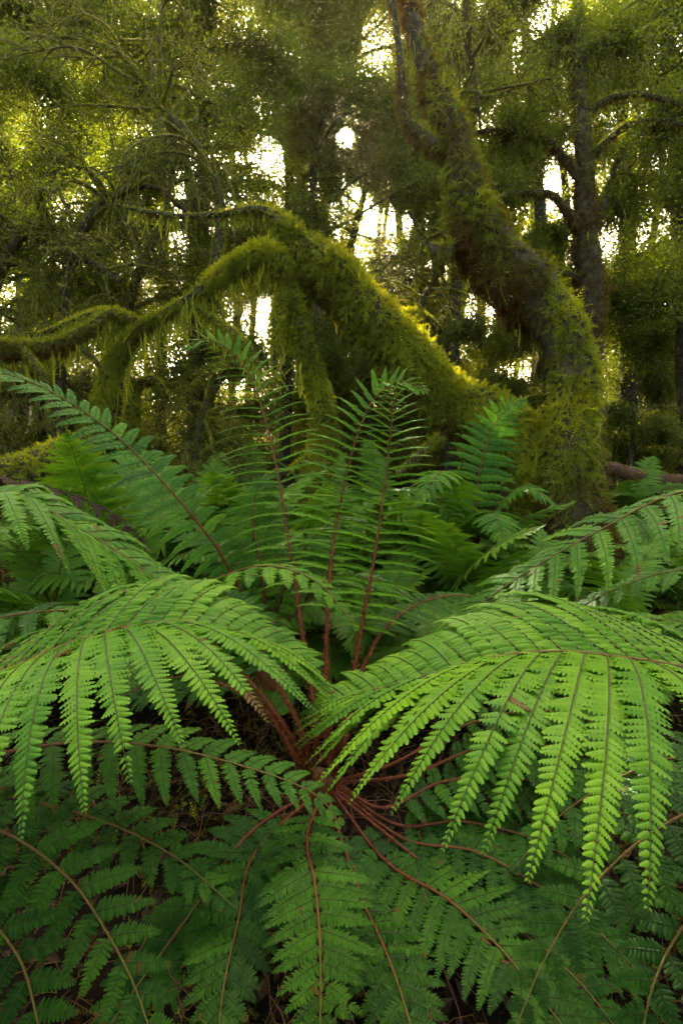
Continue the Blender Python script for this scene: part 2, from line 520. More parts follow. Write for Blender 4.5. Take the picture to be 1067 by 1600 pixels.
# --- the plant off to the left whose fronds arch in from the left edge
LC = at(-420, 1330, 1.15)
lp = thing('fern', 'fern arching in from the left edge with broad bright fronds drooping over the dark heart', 'fern', LC)
caudex(lp, 0.07, 0.35, 2)
for k, (pts, kw) in enumerate([
    (px((-300, 1180, .90), (-140, 1105, .82), (0, 1050, .79), (115, 1003, .79), (225, 975, .81), (320, 975, .85), (410, 1002, .90), (490, 1050, .93)),
     dict(L=.47, tp=2.0, pairs=33, start=.45, droop=1.35, lift=.25, rr=.0045, tone=.6, lod=2, label='broad bright frond drooping in the middle left')),
    (px((-300, 1000, .95), (-180, 830, 1.05), (0, 772, 1.15), (80, 800, 1.2), (165, 850, 1.25), (260, 912, 1.3), (352, 972, 1.33)),
     dict(L=.34, tp=2.6, pairs=28, start=.42, droop=1.5, lift=.2, rr=.0045, tone=.5, lod=2)),
    (px((-200, 1230, 1.05), (-40, 1185, 1.13), (120, 1160, 1.2), (260, 1168, 1.23), (400, 1203, 1.24), (490, 1240, 1.22), (535, 1290, 1.18)),
     dict(L=.23, pairs=22, start=.2, droop=.9, width=.028, gap=.011, tone=.36, lod=2)),
    (px((-220, 1260, 1.05), (-20, 1290, 1.0), (100, 1365, .95), (175, 1470, .86), (225, 1580, .78), (260, 1720, .70)),
     dict(L=.20, pairs=20, start=.12, droop=.3, width=.027, gap=.0105, tone=.2, lod=2)),  # this and the next low frond toned dark, shade put into the leaf colour
    (px((-250, 1330, 1.0), (-80, 1390, .90), (20, 1480, .82), (60, 1600, .74), (80, 1750, .66)),
     dict(L=.19, pairs=19, start=.12, droop=.35, width=.027, gap=.0105, tone=.06, lod=2)),
    (px((-320, 1120, 1.2), (-150, 1010, 1.4), (0, 965, 1.5), (130, 955, 1.55), (250, 985, 1.55), (340, 1040, 1.5)),
     dict(L=.2, pairs=19, start=.12, droop=.9, tone=.35, lod=1)),
    (px((-300, 1280, 1.15), (-60, 1240, 1.2), (120, 1270, 1.2), (260, 1330, 1.15), (370, 1420, 1.08)),
     dict(L=.2, pairs=18, start=.15, droop=.6, tone=.2, lod=1)),
]):
    frond_parts(lp, [LC] + pts, seed=70 + k, scales=900, **dict(dict(rr=.004), **kw))
frond_parts(lp, [LC] + px((-330, 900, 1.2), (-150, 745, 1.5), (0, 745, 1.75), (90, 765, 1.85), (170, 800, 1.9), (235, 860, 1.9)),
            'withered dark brown frond', dead=True, L=.2, pairs=16, start=.3, droop=1.2, lod=1, seed=81, scales=300)

# --- the plant off to the right
RC = at(1480, 1330, 1.1)
rp = thing('fern', 'fern arching in from the right edge with the broadest lime green drooping frond', 'fern', RC)
caudex(rp, 0.07, 0.35, 3)
for k, (pts, kw) in enumerate([
    (px((1330, 1150, .85), (1200, 1070, .76), (1067, 1042, .71), (960, 1026, .71), (860, 1018, .73), (755, 1030, .77), (630, 1066, .84), (500, 1098, .92)),
     dict(L=.49, tp=1.9, pairs=35, start=.43, droop=1.35, lift=.25, rr=.0045, tone=.68, lod=2, label='broad lime green frond drooping in the middle right')),
    (px((1420, 1000, 1.05), (1250, 765, 1.3), (1067, 768, 1.42), (930, 832, 1.47), (800, 908, 1.52), (700, 984, 1.54), (605, 1048, 1.54)),
     dict(L=.33, pairs=22, start=.36, droop=.85, tone=.48, lod=1)),
    (px((1300, 1230, 1.0), (1150, 1240, .98), (1020, 1300, .95), (920, 1390, .90), (850, 1500, .84), (800, 1620, .76)),
     dict(L=.19, pairs=19, start=.12, droop=.35, width=.027, gap=.0105, tone=.06, lod=2)),  # low right fronds, here and next: leaf tone darkened to carry the shade
    (px((1330, 1290, .95), (1180, 1340, .88), (1080, 1430, .82), (1020, 1540, .75), (990, 1700, .68)),
     dict(L=.19, pairs=18, start=.12, droop=.35, width=.027, gap=.0105, tone=.04, lod=2)),
    (px((1340, 1020, 1.3), (1200, 905, 1.55), (1067, 890, 1.7), (960, 920, 1.78), (870, 970, 1.8)),
     dict(L=.2, pairs=18, start=.2, droop=.8, tone=.3, lod=1)),
    (px((1320, 1200, 1.15), (1150, 1170, 1.25), (1000, 1200, 1.28), (880, 1270, 1.25), (800, 1360, 1.2)),
     dict(L=.2, pairs=18, start=.14, droop=.7, tone=.2, lod=1)),
]):
    frond_parts(rp, [RC] + pts, seed=90 + k, scales=900, **dict(dict(rr=.004), **kw))

# --- the plant behind the front one, left of the middle
BC = at(420, 1010, 2.15)
bp = thing('fern', 'fern left of the middle with one frond sweeping up left over the withered brown one', 'fern', BC)
caudex(bp, 0.07, 0.35, 4)
for k, (pts, kw) in enumerate([
    (px((372, 915, 2.1), (335, 850, 2.05), (270, 770, 2.0), (195, 692, 1.97), (115, 632, 1.9), (30, 590, 1.82), (-70, 572, 1.74)),
     dict(L=.27, pairs=31, start=.12, droop=.9, width=.026, gap=.0105, tone=.42, nref=np.array([0.2, -.35, .9]))),
    (px((300, 930, 1.85), (345, 902, 1.70), (420, 884, 1.62), (498, 912, 1.56), (560, 985, 1.5)),
     dict(L=.19, pairs=18, start=.12, droop=1.0, tone=.6, lod=2)),
    (px((410, 900, 2.2), (395, 800, 2.3), (420, 740, 2.35), (470, 730, 2.35)), dict(L=.22, pairs=18, start=.15, droop=.8, tone=.5)),
    (px((395, 930, 2.2), (340, 850, 2.35), (260, 810, 2.45), (180, 830, 2.5)), dict(L=.22, pairs=18, start=.15, droop=.8, tone=.4)),
    (px((440, 930, 2.2), (480, 850, 2.3), (540, 810, 2.35), (610, 830, 2.35)), dict(L=.22, pairs=18, start=.15, droop=.8, tone=.45)),
    (px((460, 960, 2.15), (520, 910, 2.15), (590, 905, 2.1), (660, 950, 2.05)), dict(L=.2, pairs=16, start=.15, droop=.8, tone=.4)),
]):
    kw.setdefault('lod', 1)
    frond_parts(bp, [BC] + pts, seed=110 + k, scales=600, rr=.006, **kw)

# --- fern frond against the leaning trunk
TC = at(745, 850, 3.2)
tp = thing('fern', 'dark fern with an upright frond against the foot of the leaning mossy trunk', 'fern', TC)
for k, (pts, kw) in enumerate([
    (px((742, 800, 3.25), (748, 740, 3.3), (765, 680, 3.35), (790, 640, 3.35), (822, 625, 3.3)), dict(L=.34, pairs=20, start=.1, droop=.8, tone=.4, nref=NF)),
    (px((700, 800, 3.2), (660, 765, 3.2), (610, 765, 3.15)), dict(L=.3, pairs=18, start=.1, droop=.8, tone=.5)),
    (px((780, 790, 3.1), (820, 760, 3.0), (870, 790, 2.9)), dict(L=.3, pairs=18, start=.1, droop=.8, tone=.45)),
    (px((720, 790, 3.1), (700, 740, 2.95), (680, 745, 2.8), (650, 790, 2.7)), dict(L=.3, pairs=18, start=.1, droop=.8, tone=.55)),
    (px((750, 820, 3.0), (770, 800, 2.8), (790, 850, 2.6)), dict(L=.26, pairs=18, start=.1, droop=.8, tone=.5)),
]):
    frond_parts(tp, [TC] + pts, seed=130 + k, scales=200, lod=0, gap=.014, **kw)

# --- the mass of smaller ferns: one set of frond meshes, each plant its own thing
def local_arch(e0, e1, ln, n=9, sway=0.0):
    e = np.radians(np.linspace(e0, e1, n))
    d = np.stack([np.cos(e), np.sin(np.linspace(0, 1, n) * 2) * sway, np.sin(e)], 1)
    return np.concatenate([np.zeros((1, 3)), np.cumsum(d, 0) * ln / n])


FROND_MESH = []
for k, (e0, e1, ln, sw) in enumerate([(78, -5, 1.05, .1), (68, -25, 1.0, -.15), (58, -30, .95, .15), (46, -35, .9, 0.), (82, 30, 1.1, -.1), (35, -25, .85, .1)]):
    b, s = frond_geo(local_arch(e0, e1, ln, sway=sw), L=.27, pairs=26, lod=1, start=.16, droop=.6, seed=200 + k, gap=.0115,
                     width=.027, rr=.005, scales=160, tone=.62 + .06 * (k % 3),
                     nref=ZUP if e0 < 75 else np.array([-.5, 0, .86]))
    off = b.n
    mb = MB()
    mb.V, mb.R, mb.Fs, mb.n = b.V + s.V, b.R + s.R, list(b.Fs) + [(f + off, m + 2) for f, m in s.Fs], b.n + s.n
    FROND_MESH.append(mb.mesh('frond', [M_FERN_FAR, M_COSTA, M_RACHIS, M_SCALE]))

FERN_SPOTS = [
    # px, depth, size, label
    (250, 2.9, 0.82, 'pale green fern behind the frond that sweeps up left'),
    (120, 3.3, 0.82, 'dark fern beside the low mossy log at left'),
    (380, 3.3, 0.86, 'fern in front of the gap under the mossy arch'),
    (500, 2.9, 0.70, 'pale fern right behind the tall upright fronds'),
    (640, 2.9, 0.66, 'pale fern just right of the tall upright fronds'),
    (760, 2.7, 0.69, 'small fern low behind the upper frond from the right edge'),
    (455, 4.0, 0.70, 'fern at the foot of the curved mossy trunk'),
    (560, 3.9, 0.70, 'fern between the curved mossy trunk and the tall upright fronds'),
    (660, 3.8, 0.63, 'fern in shade below the leaning mossy trunk'),
    (300, 4.3, 0.86, 'fern under the middle of the mossy arch'),
    (190, 4.2, 0.77, 'fern by the left foot of the mossy arch'),
    (40, 4.0, 0.77, 'fern behind the low mossy log at the left edge'),
    (820, 3.1, 0.65, 'small fern touching the foot of the great bent trunk on its left'),
    (960, 3.2, 0.60, 'fern in deep shade right of the great bent trunk'),
    (1040, 3.9, 0.65, 'fern in front of the fallen brown log at right'),
    (1120, 2.9, 0.69, 'fern at the right edge behind the upper right frond'),
    (900, 2.5, 0.56, 'small fern under the upper frond from the right edge'),
    (600, 5.4, 0.86, 'far fern seen below the leaning mossy trunk'),
    (500, 5.6, 0.86, 'far fern right of the curved mossy trunk'),
    (390, 5.8, 0.86, 'far fern left of the curved mossy trunk'),
    (980, 5.4, 0.77, 'far fern with bluish leaves near the fallen brown log'),
    (150, 3.0, .95, 'lacy fern between the sweeping frond and the low mossy log'),
    (320, 2.9, .85, 'lacy fern to the right of the sweeping frond, before the hanging moss'),
    (690, 2.7, .75, 'lacy fern below the frond that stands against the leaning trunk'),
    (60, 2.3, 0.65, 'fern under the left edge frond in deep shade'),
    (680, 2.25, 0.42, 'small fern in the dark gap right of the heart'),
    (300, 2.4, 0.65, 'bright fern tucked between the withered brown frond and the tall upright fronds'),
    (590, 2.5, 0.56, 'bright fern filling the space right behind the upright frond nearest the middle'),
    (700, 3.1, 0.82, 'pale fern in front of the leaning trunk, left of the frond against it'),
    (420, 2.5, 0.59, 'bright fern just left of the tall upright fronds'),
    (200, 2.6, 0.73, 'fern whose fronds stand over the withered brown frond'),
    (530, 3.4, 0.70, 'pale fern seen through the tall upright fronds'),
    (340, 3.7, 0.86, 'pale fern below the hanging moss of the arch'),
    (610, 3.3, 0.70, 'pale fern under the sapling twigs right of the curved trunk'),
    (1000, 2.6, 0.60, 'fern in shade behind the middle of the upper right frond'),
    (850, 3.0, 0.60, 'fern in front of the brown mossy foot of the great bent trunk'),
]
rgF = np.random.default_rng(5)
for k, (x, d, sz, lab) in enumerate(FERN_SPOTS):
    X = (x - 533.5) / F * d
    Y = d
    loc = np.array([X, Y, float(ground_z(np.array(X), np.array(Y))) + .22])
    root = thing('fern', lab, 'fern', loc, 'smaller ferns filling the ground between the trunks')
    nf = 13
    a0 = rgF.uniform(0, 6.28)
    for j in range(nf):
        me = FROND_MESH[int(rgF.integers(0, 6))]
        o = bpy.data.objects.new('frond', me)
        COL.objects.link(o)
        o.parent = root
        o.rotation_euler = (rgF.normal(0, .12), rgF.normal(0, .1), a0 + j * 2.399)
        s_ = sz * 1.3 * rgF.uniform(.8, 1.15)
        o.scale = (s_, s_, s_)

# ------------------------------------------------------------------ moss and trees
def sprig_template(pairs=5, spread=.26):
    V, Fc = [], []
    for i in range(pairs):
        u = 0.06 + i * 0.86 / pairs
        sp = spread * (1 - .55 * i / pairs)
        for sd in (1, -1):
            b = len(V)
            bend = -.35 * u * u
            V += [[u - .05, 0, bend], [u + .09, 0, bend], [u + .20, sd * sp, bend + .05 - .1 * u]]
            Fc.append([b, b + 1, b + 2] if sd > 0 else [b + 1, b, b + 2])
    b = len(V)
    V += [[0.8, .03, -.24], [.8, -.03, -.24], [1.05, 0, -.40]]
    Fc.append([b, b + 1, b + 2])
    return np.array(V), [np.array(Fc)]


SPRIG = sprig_template()
SPRIG_LO = sprig_template(3, .32)


def strand_template(pairs=11):
    V, Fc = [], []
    for i in range(pairs):
        u = i / pairs
        w = .06 * math.sin(u * 5)
        for sd in (1, -1):
            b = len(V)
            V += [[u - .02, 0, w], [u + .10, 0, w], [u + .13, sd * (.55 - .25 * u), w + .02]]
            Fc.append([b, b + 1, b + 2] if sd > 0 else [b + 1, b, b + 2])
    return np.array(V), [np.array(Fc)]


STRAND = strand_template()


def moss_geo(mb, p, r, count, size=(.03, .075), seed=0, tone=.5, brown=None, hang=.5, lump=.22, tmpl=SPRIG, mat=0, tone_amp=.20):
    rg = np.random.default_rng(seed)
    T, N, B = frames(p)
    seglen = np.linalg.norm(np.diff(p, axis=0), axis=1)
    w = seglen * (r[1:] + r[:-1])
    k = rg.choice(len(w), count, p=w / w.sum())
    f = rg.uniform(0, 1, (count, 1))
    c = p[k] * (1 - f) + p[k + 1] * f
    rr = (r[k] * (1 - f[:, 0]) + r[k + 1] * f[:, 0])
    th = rg.uniform(0, 6.283, count)
    n = N[k] * np.cos(th)[:, None] + B[k] * np.sin(th)[:, None]
    q_ = c + n * rr[:, None]
    rl = rr * (1 + lump * (noise(q_, 3.0) + .55 * noise(q_, 9.0))) * .95
    O = c + n * rl[:, None]
    bare = (noise(O, 3.6) > .62) & (rg.uniform(0, 1, count) < .85) & (rr > .03)
    O, n, rr, k = O[~bare], n[~bare], rr[~bare], k[~bare]
    count = len(O)
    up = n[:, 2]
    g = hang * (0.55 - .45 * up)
    eu = nrm(n * rg.uniform(.25, 1.0, (count, 1)) - ZUP * g[:, None] * rg.uniform(.5, 1.7, (count, 1)) + T[k] * rg.normal(0, .25, (count, 1)) + rg.normal(0, .28, (count, 3)))
    ew = nrm(n - eu * np.sum(n * eu, 1, keepdims=True) + rg.normal(0, .25, (count, 3)))
    ew = nrm(ew - eu * np.sum(ew * eu, 1, keepdims=True))
    ev = np.cross(ew, eu)
    ln = rg.uniform(*size, count) * (1.15 - .35 * up) * (1 + .3 * noise(O, 5.0))
    ln = ln * np.where(rg.uniform(0, 1, count) < .12, 1.7, 1.0)
    ln = np.minimum(ln, rr * .8 + .014)
    tn = tone - .08 + tone_amp * (noise(O, 2.2) + noise(O, 7.0)) + .26 * up + rg.normal(0, .10, count)  # yellower facing up: fresher growth on top, and lit rims put into the colour
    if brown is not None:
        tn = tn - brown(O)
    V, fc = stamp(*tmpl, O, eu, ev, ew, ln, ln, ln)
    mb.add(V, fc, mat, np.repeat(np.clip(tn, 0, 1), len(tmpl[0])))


def beard_geo(mb, p, r, count, ln=(.08, .35), seed=0, tone=.68, mat=0, wid=.028):
    rg = np.random.default_rng(seed)
    k = rg.integers(0, len(p), count)
    clump = noise(p[k], 4.0)
    keep = clump > rg.uniform(-1.1, .45, count)
    k = k[keep]
    n = len(k)
    O = p[k] + rg.normal(0, 1, (n, 3)) * (r[k] * .45)[:, None] - ZUP * (r[k] * .6)[:, None]
    eu = nrm(-ZUP + rg.normal(0, .22, (n, 3)))
    a = rg.uniform(0, 6.283, n)
    ew = np.stack([np.cos(a), np.sin(a), 0 * a], 1)
    ew = nrm(ew - eu * np.sum(ew * eu, 1, keepdims=True))
    L = rg.uniform(0, 1, n) ** 1.8 * (ln[1] - ln[0]) + ln[0]
    V, f = stamp(*STRAND, O, eu, np.cross(ew, eu), ew, L, np.full(n, wid), L)
    mb.add(V, f, mat, np.repeat(np.clip(tone + rg.normal(0, .15, n), 0, 1), len(STRAND[0])))


LEAF_T = (np.array([[0, 0, 0], [.45, .36, .10], [1, 0, -.12], [.45, -.36, .10]]), [np.array([[0, 1, 2, 3]])])
HERO_SHADE = np.array([at(x, y, 4.1) for x, y in ((700, 590), (560, 470), (470, 380), (400, 400), (300, 450), (490, 560), (780, 640), (880, 560), (620, 540))]
                      + [at(*q) for q in ((590, 620, 8.2), (560, 430, 10), (600, 360, 11), (520, 500, 9), (640, 480, 9), (400, 250, 8), (250, 380, 6), (800, 330, 8), (150, 200, 7), (270, 140, 7), (330, 300, 7), (50, 330, 7), (400, 60, 8),
                                              (1000, 280, 6.5), (900, 90, 7.5), (800, 180, 8), (1000, 560, 8), (1040, 450, 8), (600, 60, 8.5), (760, 480, 8))])


def sun_gap(O, rg, strength=0.0):
    """openings in the canopy along the way of the sunlight"""
    d = O - CAM
    along = d @ SUN
    perp = np.linalg.norm(d - along[:, None] * SUN, axis=1)
    keep = perp > .03 + .017 * np.abs(along) * rg.uniform(.75, 1.25, len(O))
    if strength:
        for h in HERO_SHADE:
            d = O - h
            al = d @ SUN
            pe = np.linalg.norm(d - al[:, None] * SUN, axis=1)
            keep &= ~((pe < .45) & (rg.uniform(0, 1, len(O)) < strength))
    return keep


def crown_geo(mb, limbs, blobs, seed=0, twigs=70, leaves=44, leaf=.032, tone=.5, droop=.35, spread=.05, gap=0.0, twr=.006, wiggle=.16, mats=(0, 1)):
    """blobs: (centre, radius); limbs: curve (n,3) that reaches each blob"""
    rg = np.random.default_rng(seed)
    for (c, R), lb in zip(blobs, limbs):
        R = np.broadcast_to(np.asarray(R, float), (3,))
        a = lb[(rg.uniform(.35, 1, twigs) * (len(lb) - 1)).astype(int)]
        e = nrm(rg.normal(size=(twigs, 3))) * rg.uniform(.35, 1.0, (twigs, 1)) ** .6 * R + c
        q = np.linspace(0, 1, 7)[None, :, None]
        P = a[:, None] * (1 - q) + e[:, None] * q
        wv = rg.normal(0, 1, (twigs, 1, 3)) * np.sin(q * math.pi) + .5 * rg.normal(0, 1, (twigs, 1, 3)) * np.sin(q * 2 * math.pi)
        ln = np.linalg.norm(e - a, axis=1)[:, None, None]
        P = P + wv * ln * wiggle - ZUP * (q ** 2 - q * .3) * ln * droop
        Rr = (twr * (1 - q[..., 0]) + .0016) * np.ones((twigs, 1)) * (rg.uniform(.6, 1.3, (twigs, 1)))
        V, f = tubes_many(P, Rr, 3)
        mb.add(V, f, mats[1], .5)
        # side twiglets carry the leaves in flat sprays
        K = leaves
        t = rg.uniform(.12, 1, (twigs, K)) * 6
        i = np.minimum(t.astype(int), 5)
        w = (t - i)[..., None]
        rows = np.arange(twigs)[:, None]
        pos = P[rows, i] * (1 - w) + P[rows, i + 1] * w
        off = rg.normal(0, 1, (twigs, K, 3)) * spread * np.array([1, 1, .6])
        O = (pos + off).reshape(-1, 3)
        cl = noise(O, 2.6)
        keep = (cl > rg.uniform(-1.3, .25, len(O))) & sun_gap(O, rg, gap)
        O, cl = O[keep], cl[keep]
        n = len(O)
        if n == 0:
            continue
        nr = nrm(np.array([0, 0, .75]) + rg.normal(0, .55, (n, 3)))
        a_ = rg.uniform(0, 6.283, n)
        eu = np.stack([np.cos(a_), np.sin(a_), rg.normal(-.25, .25, n)], 1)
        eu = nrm(eu - nr * np.sum(eu * nr, 1, keepdims=True))
        L = leaf * rg.uniform(.6, 1.3, n)
        V, f = stamp(*LEAF_T, O, eu, np.cross(nr, eu), nr, L, L * .8, L)
        mb.add(V, f, mats[0], np.repeat(np.clip(tone + .18 * cl + rg.normal(0, .14, n), 0, 1), 4))


def limb_curve(a, b, rg, n=14, sag=.12, wig=.10):
    q = np.linspace(0, 1, n)[:, None]
    ln = np.linalg.norm(b - a)
    p = a * (1 - q) + b * q
    return p + (rg.normal(0, 1, 3) * np.sin(q * math.pi) + .6 * rg.normal(0, 1, 3) * np.sin(q * 2 * math.pi)) * ln * wig + ZUP * np.sin(q * math.pi) * ln * sag


def trunk_from(pts, n=60):
    """pts: (px, py, depth, half width in px)"""
    q = np.array([[*at(x, y, d), h * d / F] for x, y, d, h in pts])
    s = spline(q, n)
    return s[:, :3], s[:, 3]


def leafy_tree(name, label, cat, group, trunk, blobs, seed, moss=1500, leafmat=None, limb_r=.035, **kw):
    """blobs: (px, py, depth, radius m)"""
    rg = np.random.default_rng(seed)
    p, r = trunk
    root = thing(name, label, cat, p[0], group)
    org = p[0]
    mb = MB()
    V, f = tube(p, r, 10, .15, 4.0)
    mb.add(V, f, 0)
    mb.build('trunk', [M_BARK], root, origin=org)
    limbs, cs = [], []
    lm = MB()
    ms = MB()
    if moss:
        moss_geo(ms, p, r, moss, (.03, .08), seed, .35, hang=.6, tmpl=SPRIG_LO)
    for x, y, d, R in blobs:
        c = at(x, y, d)
        dz = np.linalg.norm(p - (c - ZUP * .5 * abs(R)), axis=1)
        i = int(np.argmin(dz))
        i = max(4, i)
        lb = limb_curve(p[i], c + rg.normal(0, .15, 3), rg)
        limbs.append(lb)
        cs.append((c, np.array([R, R, R * .75])))
        rr = np.linspace(min(limb_r, r[i] * .7), .008, len(lb))
        V, f = tube(lb, rr, 6, .1, 8)
        mb2 = MB().add(V, f, 0)
        mb2.build('limb', [M_TWIG], root, origin=org)
        if moss:
            moss_geo(ms, lb, rr, 260, (.02, .05), seed + i, .5, hang=.8, tmpl=SPRIG_LO)
    cr = MB()
    crown_geo(cr, limbs, cs, seed + 1, **kw)
    cr.build('crown', [leafmat or M_LEAF, M_TWIG], root, smooth=False, origin=org)
    if moss:
        ms.build('moss', [M_MOSS], root, smooth=False, origin=org)
    return root


def mossy_tree(name, label, curves, seed, moss_n, size, slim=1.0, beard=None, brown=None, tone=.55, cat='tree', hang=.55, crown=None, group=None, woodmat=None):
    """curves: list of (part name, pts with half widths)"""
    root = None
    for k, (part, pts) in enumerate(curves):
        p, r = trunk_from(pts, 70 if k == 0 else 36)
        r = r * slim * (1 + .13 * noise(p, 4.0))
        wob = np.stack([noise(p + 7.1, 2.6), noise(p - 3.3, 2.6), noise(p + 1.7, 2.6)], 1)
        p = p + wob * np.minimum(.05, .022 + r * .25)[:, None]
        if root is None:
            root = thing(name, label, cat, p[0], group)
            org = p[0]
            allc = []
        allc.append((p, r))
        V, f = tube(p, r * .95, 16, .22, 3.0)
        MB().add(V, f, 0).build(part, [woodmat or M_BARK], root, origin=org)
    ms = MB()
    areas = np.array([np.sum(np.linalg.norm(np.diff(p, axis=0), axis=1) * (r[1:] + r[:-1])) for p, r in allc])
    for k, (p, r) in enumerate(allc):
        moss_geo(ms, p, r, int(moss_n * areas[k] / areas.sum()) + 200, size, seed + k, tone, brown, hang)
    ms.build('moss', [M_MOSS], root, smooth=False, origin=org)
    if beard:
        bm_ = MB()
        for ci, n, ln in beard:
            beard_geo(bm_, allc[ci][0], allc[ci][1], n, ln, seed + 50 + ci)
        bm_.build('hanging_moss', [M_MOSS], root, smooth=False, origin=org)
    if crown:
        cr = MB()
        limbs = []
        cs = []
        rg = np.random.default_rng(seed + 9)
        for x, y, d, R in crown['blobs']:
            c = at(x, y, d)
            pp = np.concatenate([a for a, b in allc])
            i = int(np.argmin(np.linalg.norm(pp - c, axis=1)))
            limbs.append(limb_curve(pp[i], c, rg))
            cs.append((c, np.array([R, R, R * .8])))
            V, f = tube(limbs[-1], np.linspace(.03, .006, 14), 6)
            cr.add(V, f, 1)
        crown_geo(cr, limbs, cs, seed + 11, **crown.get('kw', {}))
        cr.build('crown', [M_LEAF, M_TWIG], root, smooth=False, origin=org)
    return root


# the great bent trunk
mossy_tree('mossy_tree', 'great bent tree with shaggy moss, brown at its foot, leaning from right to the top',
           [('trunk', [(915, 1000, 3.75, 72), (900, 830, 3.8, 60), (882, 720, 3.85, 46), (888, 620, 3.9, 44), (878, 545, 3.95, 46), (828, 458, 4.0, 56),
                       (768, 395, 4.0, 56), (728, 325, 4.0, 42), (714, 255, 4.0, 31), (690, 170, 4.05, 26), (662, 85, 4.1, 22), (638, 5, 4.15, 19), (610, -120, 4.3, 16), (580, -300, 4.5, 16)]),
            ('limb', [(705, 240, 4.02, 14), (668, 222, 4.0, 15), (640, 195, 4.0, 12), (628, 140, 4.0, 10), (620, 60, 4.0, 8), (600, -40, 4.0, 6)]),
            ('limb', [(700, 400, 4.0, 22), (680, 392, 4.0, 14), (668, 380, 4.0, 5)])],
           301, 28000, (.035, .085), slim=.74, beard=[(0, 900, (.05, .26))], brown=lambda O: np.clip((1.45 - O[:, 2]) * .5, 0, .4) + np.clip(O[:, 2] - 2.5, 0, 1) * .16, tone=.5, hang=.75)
# the leaning trunk
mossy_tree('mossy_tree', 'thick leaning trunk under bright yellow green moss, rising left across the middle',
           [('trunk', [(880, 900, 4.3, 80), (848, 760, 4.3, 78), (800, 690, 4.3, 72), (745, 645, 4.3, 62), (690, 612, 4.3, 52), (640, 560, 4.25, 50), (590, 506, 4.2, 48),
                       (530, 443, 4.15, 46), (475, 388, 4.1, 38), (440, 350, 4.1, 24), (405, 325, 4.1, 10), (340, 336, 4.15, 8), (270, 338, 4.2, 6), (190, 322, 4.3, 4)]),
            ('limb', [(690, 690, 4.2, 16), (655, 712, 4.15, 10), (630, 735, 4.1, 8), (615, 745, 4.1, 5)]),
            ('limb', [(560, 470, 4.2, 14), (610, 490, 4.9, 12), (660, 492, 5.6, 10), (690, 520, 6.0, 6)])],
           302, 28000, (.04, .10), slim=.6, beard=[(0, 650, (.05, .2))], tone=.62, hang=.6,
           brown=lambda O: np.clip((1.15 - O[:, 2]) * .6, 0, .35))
# mossy arch and curved trunk
mossy_tree('mossy_tree', 'low tree arching over at left, its bow shaggy with hanging moss',
           [('trunk', [(120, 780, 4.0, 26), (146, 660, 4.0, 24), (165, 600, 4.0, 22), (195, 545, 4.0, 20), (235, 503, 4.0, 17), (290, 465, 4.0, 15), (345, 430, 4.0, 24), (395, 405, 4.0, 26), (440, 400, 4.0, 14)]),
            ('limb', [(300, 470, 4.0, 9), (345, 510, 3.95, 9), (385, 548, 3.9, 8), (400, 580, 3.9, 5)]),
            ('limb', [(225, 505, 4.0, 12), (180, 492, 4.05, 14), (120, 500, 4.1, 9), (60, 520, 4.2, 6)])],
           303, 15000, (.04, .11), slim=.5, beard=[(0, 1700, (.05, .34)), (1, 350, (.05, .25)), (2, 600, (.06, .35))], tone=.62, hang=.9)
mossy_tree('mossy_tree', 'curved slender trunk with a bright moss rim, right of the mossy arch',
           [('trunk', [(490, 860, 4.15, 27), (496, 740, 4.15, 26), (505, 670, 4.15, 25), (500, 610, 4.15, 23), (478, 545, 4.1, 19), (458, 480, 4.1, 19), (442, 425, 4.05, 24), (415, 395, 4.05, 26), (370, 405, 4.05, 10)]),
            ('limb', [(448, 455, 4.05, 12), (434, 500, 4.0, 13), (430, 545, 4.0, 9), (428, 580, 4.0, 3)]),
            ('limb', [(480, 715, 4.1, 8), (462, 728, 4.05, 7), (448, 738, 4.0, 4)])],
           304, 13000, (.035, .08), slim=.72, beard=[(0, 1100, (.06, .4)), (1, 300, (.05, .25))], tone=.62, hang=.8)
# dark slender tree right
mossy_tree('mossy_tree', 'dark upright tree with crooked side branches, behind the great bent trunk at right',
           [('trunk', [(912, 800, 5.2, 34), (914, 600, 5.2, 27), (922, 450, 5.2, 27), (912, 320, 5.2, 21), (903, 200, 5.2, 16), (907, 80, 5.2, 13), (905, -60, 5.2, 11), (890, -300, 5.2, 8)]),
            ('limb', [(905, 360, 5.2, 11), (880, 330, 5.1, 9), (855, 303, 5.0, 8), (800, 300, 4.9, 6), (770, 312, 4.9, 3)]),
            ('limb', [(905, 290, 5.2, 10), (880, 250, 5.2, 9), (845, 215, 5.1, 7), (770, 202, 5.0, 5), (720, 215, 5.0, 3)]),
            ('limb', [(925, 360, 5.2, 12), (942, 320, 5.2, 10), (955, 270, 5.3, 7), (985, 200, 5.3, 5)]),
            ('limb', [(915, 440, 5.2, 7), (880, 425, 5.1, 6), (845, 412, 5.0, 4), (820, 400, 5.0, 2)]),
            ('limb', [(905, 180, 5.2, 9), (960, 150, 5.0, 7), (1020, 150, 4.8, 5), (1090, 180, 4.6, 4)]),
            ('limb', [(905, 250, 5.2, 9), (980, 195, 5.0, 7), (1040, 190, 4.8, 5), (1090, 200, 4.6, 4)])],
           305, 14000, (.025, .06), slim=.8, beard=[(0, 300, (.05, .2))], tone=.28, hang=.7,
           crown=dict(blobs=[(800, 210, 5.2, .7), (770, 310, 5.2, .6), (1000, 60, 5.0, .9), (1040, 200, 5.0, .8), (860, 80, 5.4, .8), (980, 330, 5.4, .7), (840, 400, 5.5, .5)],
                      kw=dict(twigs=110, leaves=75, leaf=.035, tone=.4, gap=.4)))
